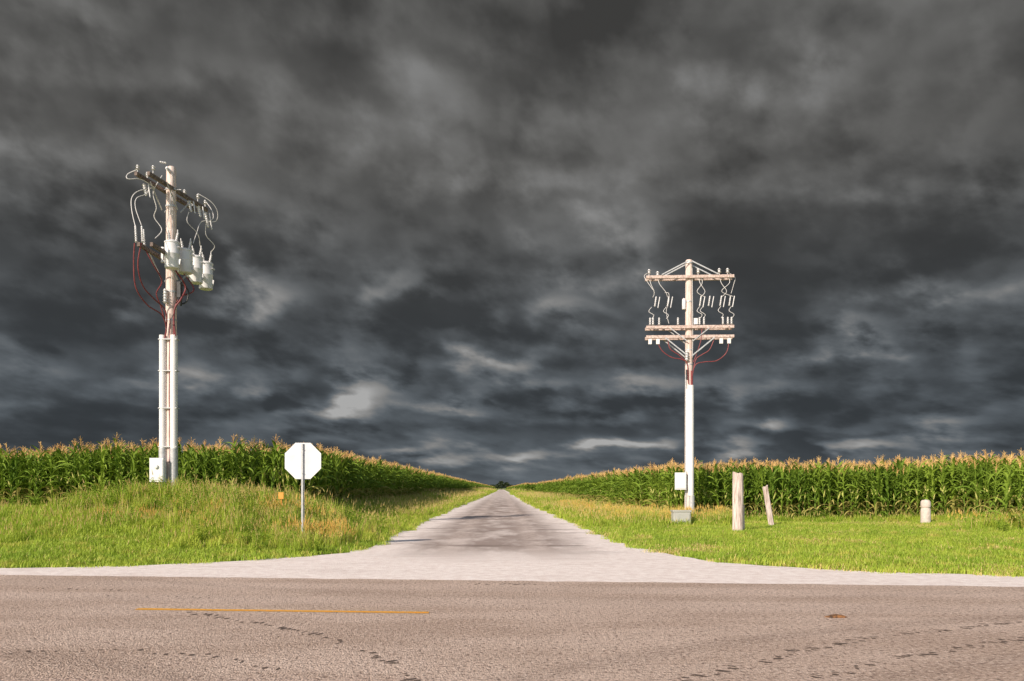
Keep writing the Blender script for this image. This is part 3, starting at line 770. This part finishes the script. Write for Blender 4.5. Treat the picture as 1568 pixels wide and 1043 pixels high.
b.lathe((-.22, -.1, 8.9), (0, 0, 1), [(0, .08), (.4, .08), (.45, .04)], 12)
b.ribbed((-.12, -.2, 6.75), (0, 0, 1), .42, .10, 4)
b.obj('insulators', m_por, e)
b = B()
for (x0, x1, x2) in ((-1.65, -1.45, -1.55), (.36, .62, .42), (1.22, 1.5, 1.28), (1.56, 1.3, 1.72), (-1.3, -.98, -.95), (.45, .3, .55)):
    b.tube([(x0, -.12, 10.3), (x0 + .06, -.2, 9.95), (x1, -.2, 9.6), (x2 + .05, -.14, 9.4)], .011)
    b.tube([(x2, -.12, 9.0), (x2 - .12, -.2, 8.8), (x2 + .08, -.2, 8.65), (x2, -.2, 8.5)], .011)
b.tube([(-1.0, -.1, 9.6), (-.85, -.15, 9.55), (-.85, -.15, 9.2), (-.95, -.15, 8.8), (-.85, -.2, 8.3)], .010)
b.tube([(-1.65, -.1, 10.45), (-1.85, -.1, 10.3), (-1.7, -.15, 10.0), (-1.5, -.2, 9.7)], .010)
b.tube([(1.56, -.1, 10.4), (1.86, -.1, 10.2), (1.8, -.15, 9.9), (1.68, -.2, 9.5)], .010)
b.tube([(.1, -.16, 10.6), (.13, -.17, 8.4), (.12, -.17, 6.9)], .01)
b.obj('wires', m_wht, e)
b = B()
for xx in (-1.62, -1.3, 1.28, 1.6): b.beam((xx, -.2, 7.45), (xx, -.2, 7.66), .14, .1, .01)
b.beam((.25, -.2, 8.25), (.25, -.2, 8.5), .16, .1, .02)
b.obj('fuse_mounts', m_pvc, e, False)
b = B()
b.tube([(-1.35, -.2, 7.65), (-1.15, -.22, 7.2), (-.75, -.24, 6.9), (-.3, -.22, 6.8), (-.1, -.2, 6.6), (-.05, -.2, 5.8)], .02)
b.tube([(-.9, -.2, 7.65), (-.8, -.22, 7.25), (-.45, -.22, 7.0), (-.12, -.2, 6.7)], .02)
b.tube([(1.6, -.2, 7.65), (1.5, -.22, 7.1), (1.1, -.24, 6.75), (.6, -.22, 6.7), (.25, -.2, 6.6), (.12, -.19, 6.2), (.08, -.19, 5.7)], .02)
b.tube([(1.0, -.2, 7.65), (.8, -.22, 7.2), (.5, -.22, 7.0), (.25, -.2, 6.8), (.12, -.19, 6.2)], .02)
b.tube([(.5, -.2, 8.1), (.45, -.24, 7.6), (.3, -.22, 7.1), (.15, -.2, 6.7)], .018)
b.cyl((.09, -.17, 5.6), (.09, -.17, 6.35), .045)
b.obj('cables', m_cab, e)
b = B(); b.cyl((.05, -.15, 1.2), (.05, -.15, 5.75), .13).cyl((-.10, -.11, 2.2), (-.10, -.11, 5.6), .05); b.obj('conduits', m_pvc, e)
b = B(); b.cyl((.09, -.15, g0), (.09, -.15, 1.2), .12).cyl((-.14, -.12, g0), (-.14, -.12, 6.2), .035); b.obj('conduit_sleeves', m_gal, e)
b = B(); b.beam((-.12, -.16, 6.0), (-.12, -.16, 6.4), .06, .06, .01); b.obj('fittings', m_blk, e, False)
b = B(); b.beam((-.38, -.25, 1.45), (-.38, -.25, 2.15), .46, .2, .02).beam((-.38, -.36, 1.5), (-.38, -.36, 2.1), .40, .012, .004); b.obj('meter_box', m_box, e, False)

# ---- stop sign seen from behind
SX, SY = -5.25, 20.0; g0 = hgt(SX, SY)
e = empty('stop_sign', (SX, SY, 0))
m_al = simple_mat('aluminium_sign_back', (0.66, 0.66, 0.68), (0.78, 0.78, 0.78), 3, .5, .1)
m_red = simple_mat('red_sign_face', (0.5, 0.02, 0.02), (0.55, 0.03, 0.03), 3, .5)
R = .455 / math.cos(pi / 8); cz = 2.19
def octa(y0, y1, R, nm, mt):
    V = [(R * math.cos(pi / 8 + i * pi / 4), yy, cz + R * math.sin(pi / 8 + i * pi / 4)) for yy in (y0, y1) for i in range(8)]
    F = [tuple(range(8)), tuple(range(15, 7, -1))] + [(i, 8 + i, 8 + (i + 1) % 8, (i + 1) % 8) for i in range(8)]
    return mesh_obj(nm, V, F, [mt], parent=e)
octa(0, .004, R, 'sign_panel', m_al); octa(.005, .007, R * .985, 'sign_face', m_red)
b = B(); b.beam((0, -.025, g0 - .2), (0, -.025, cz + .43), .03, .045, .004).beam((-.03, -.008, g0 - .2), (-.03, -.008, cz + .43), .02, .008, .002).beam((.03, -.008, g0 - .2), (.03, -.008, cz + .43), .02, .008, .002)
b.obj('post', m_gal, e, False)
b = B()
for zz in (cz - .3, cz + .3): b.lathe((0, -.048, zz), (0, -1, 0), [(0, .018), (.012, .018)], 6)
b.obj('bolts', m_gal, e)

# ---- fence posts etc
m_post = simple_mat('grey_post_wood', (0.38, 0.28, 0.24), (0.84, 0.71, 0.64), 4, .9, 0, (7, 7, .6), .8)
def rough_post(name, loc, top, r, lean=(0, 0), seg=10, n=14, slant=.05, square=False):
    V, F = [], []; H = top
    for k in range(seg + 1):
        f = k / seg
        for i in range(n):
            an = 2 * pi * i / n; rr = r * (1 - .08 * f) * (1 + .07 * nz(i * 1.3, f * 2, 1.1, r * 50) + .05 * math.sin(an * 3 + r * 90))
            if square: rr *= 1.0 / max(abs(math.cos(an)), abs(math.sin(an))) ** .6
            zz = -.2 + (H + .2) * f + (slant * math.cos(an) + .02 * math.sin(an * 4) if k == seg else 0)
            V.append((rr * math.cos(an) + lean[0] * f, rr * math.sin(an) + lean[1] * f, zz))
    for k in range(seg):
        for i in range(n): F.append((k * n + i, k * n + (i + 1) % n, (k + 1) * n + (i + 1) % n, (k + 1) * n + i))
    V.append((lean[0], lean[1], H - .01)); c_ = len(V) - 1
    for i in range(n): F.append((seg * n + i, seg * n + (i + 1) % n, c_))
    o = mesh_obj(name, V, F, [m_post]); o.location = (loc[0], loc[1], hgt(*loc)); return o
rough_post('wooden_post', (7.2, 25.4), 1.92, .175, slant=-.03)
rough_post('wooden_post.001', (7.50, 25.9), .85, .07)
rough_post('wooden_post.002', (9.58, 29.3), 1.52, .10, lean=(-.27, 0), square=True)
m_conc = simple_mat('pale_concrete', (0.50, 0.43, 0.37), (0.68, 0.60, 0.53), 7, .85, bump=.4)
b = B(); gz = hgt(16.1, 31); b.lathe((16.1, 31, gz - .2), (0, 0, 1), [(0, .19), (.80, .18), (.83, .165), (.88, .165), (.9, .185), (1.10, .18), (1.16, .14), (1.19, .03)], 18); b.obj('concrete_marker_post', m_conc)
m_ped = simple_mat('grey_green_cabinet', (0.42, 0.42, 0.38), (0.50, 0.49, 0.45), 3, .6)
e = empty('utility_cabinet', (6.45, 30.4, hgt(6.45, 30.4)))
b = B(); b.beam((0, 0, -.1), (0, 0, .58), .66, .5, .03); b.obj('cabinet_body', m_ped, e, False)
b = B(); b.beam((0, 0, .582), (0, 0, .64), .71, .55, .02); b.obj('cabinet_lid', m_ped, e, False)
b = B(); b.beam((.02, -.26, .1), (.02, -.26, .5), .5, .012, .004); b.obj('cabinet_door', m_ped, e, False)
m_or = simple_mat('orange_marker_paint', (0.70, 0.30, 0.05), (0.75, 0.38, 0.08), 4, .6)
e = empty('utility_marker', (-6.95, 24.0, hgt(-6.95, 24)))
B().cyl((0, 0, -.1), (0, 0, .84), .02).obj('marker_stake', m_or, e)
B().beam((0, -.03, .80), (0, -.03, 1.0), .16, .02, .005).obj('marker_plate', m_or, e, False)
V, F = [], []
for k in range(5):
    for i in range(12):
        an = 2 * pi * i / 12; rr = (1 - k / 4.5) * (1 + .35 * nz(i, k, .9, 4))
        V.append((.13 * rr * math.cos(an), .06 * rr * math.sin(an), .006 + .035 * (k / 4) ** .7))
for k in range(4):
    for i in range(12): F.append((k * 12 + i, k * 12 + (i + 1) % 12, (k + 1) * 12 + (i + 1) % 12, (k + 1) * 12 + i))
F.append(tuple(range(48, 60)))
o = mesh_obj('road_debris', V, F, [simple_mat('debris', (0.04, .03, .025), (.35, .16, .06), 18, .8)]); o.location = (3.76, 9.24, 0)

# ------------------------------------------------------------------ distant trees on the horizon
m_far = leaf_mat('distant_foliage', (0.03, 0.045, 0.02), (0.06, 0.08, 0.03), None, .1)
V, F = [], []
r = random.Random(5)
def tree_mass(cx, cy, R, H):
    for _ in range(260):
        a = r.uniform(0, 6.28); zz = r.random() ** .7; rr = R * math.sqrt(r.random()) * math.sin(pi * min(.97, .2 + .75 * zz)) ** .6
        P = Vector((cx + rr * math.cos(a), cy + rr * math.sin(a), H * (.12 + .85 * zz))); s_ = R * r.uniform(.10, .24)
        A = Vector((r.uniform(-1, 1), r.uniform(-1, 1), r.uniform(-1, 1))).normalized() * s_; Bv = A.orthogonal().normalized() * s_
        k = len(V); V.extend([tuple(P + A), tuple(P + Bv), tuple(P - A), tuple(P - Bv)]); F.append((k, k + 1, k + 2, k + 3))
    k = len(V); V.extend([(cx - .4, cy, 0), (cx + .4, cy, 0), (cx + .2, cy, H * .6), (cx - .2, cy, H * .6)]); F.append((k, k + 1, k + 2, k + 3))
for (px, py, R, H) in ((-17, 1250, 6, 13), (-9, 1270, 6, 11), (-23, 1240, 5, 8), (-2, 1290, 6, 7), (-32, 1290, 7, 7), (8, 1350, 7, 7), (-45, 1350, 8, 8), (25, 1400, 9, 8), (-70, 1380, 10, 9), (50, 1420, 10, 9), (-110, 1400, 12, 10), (90, 1430, 12, 10)):
    tree_mass(px, py, R, H)
mesh_obj('distant_trees', V, F, [m_far])
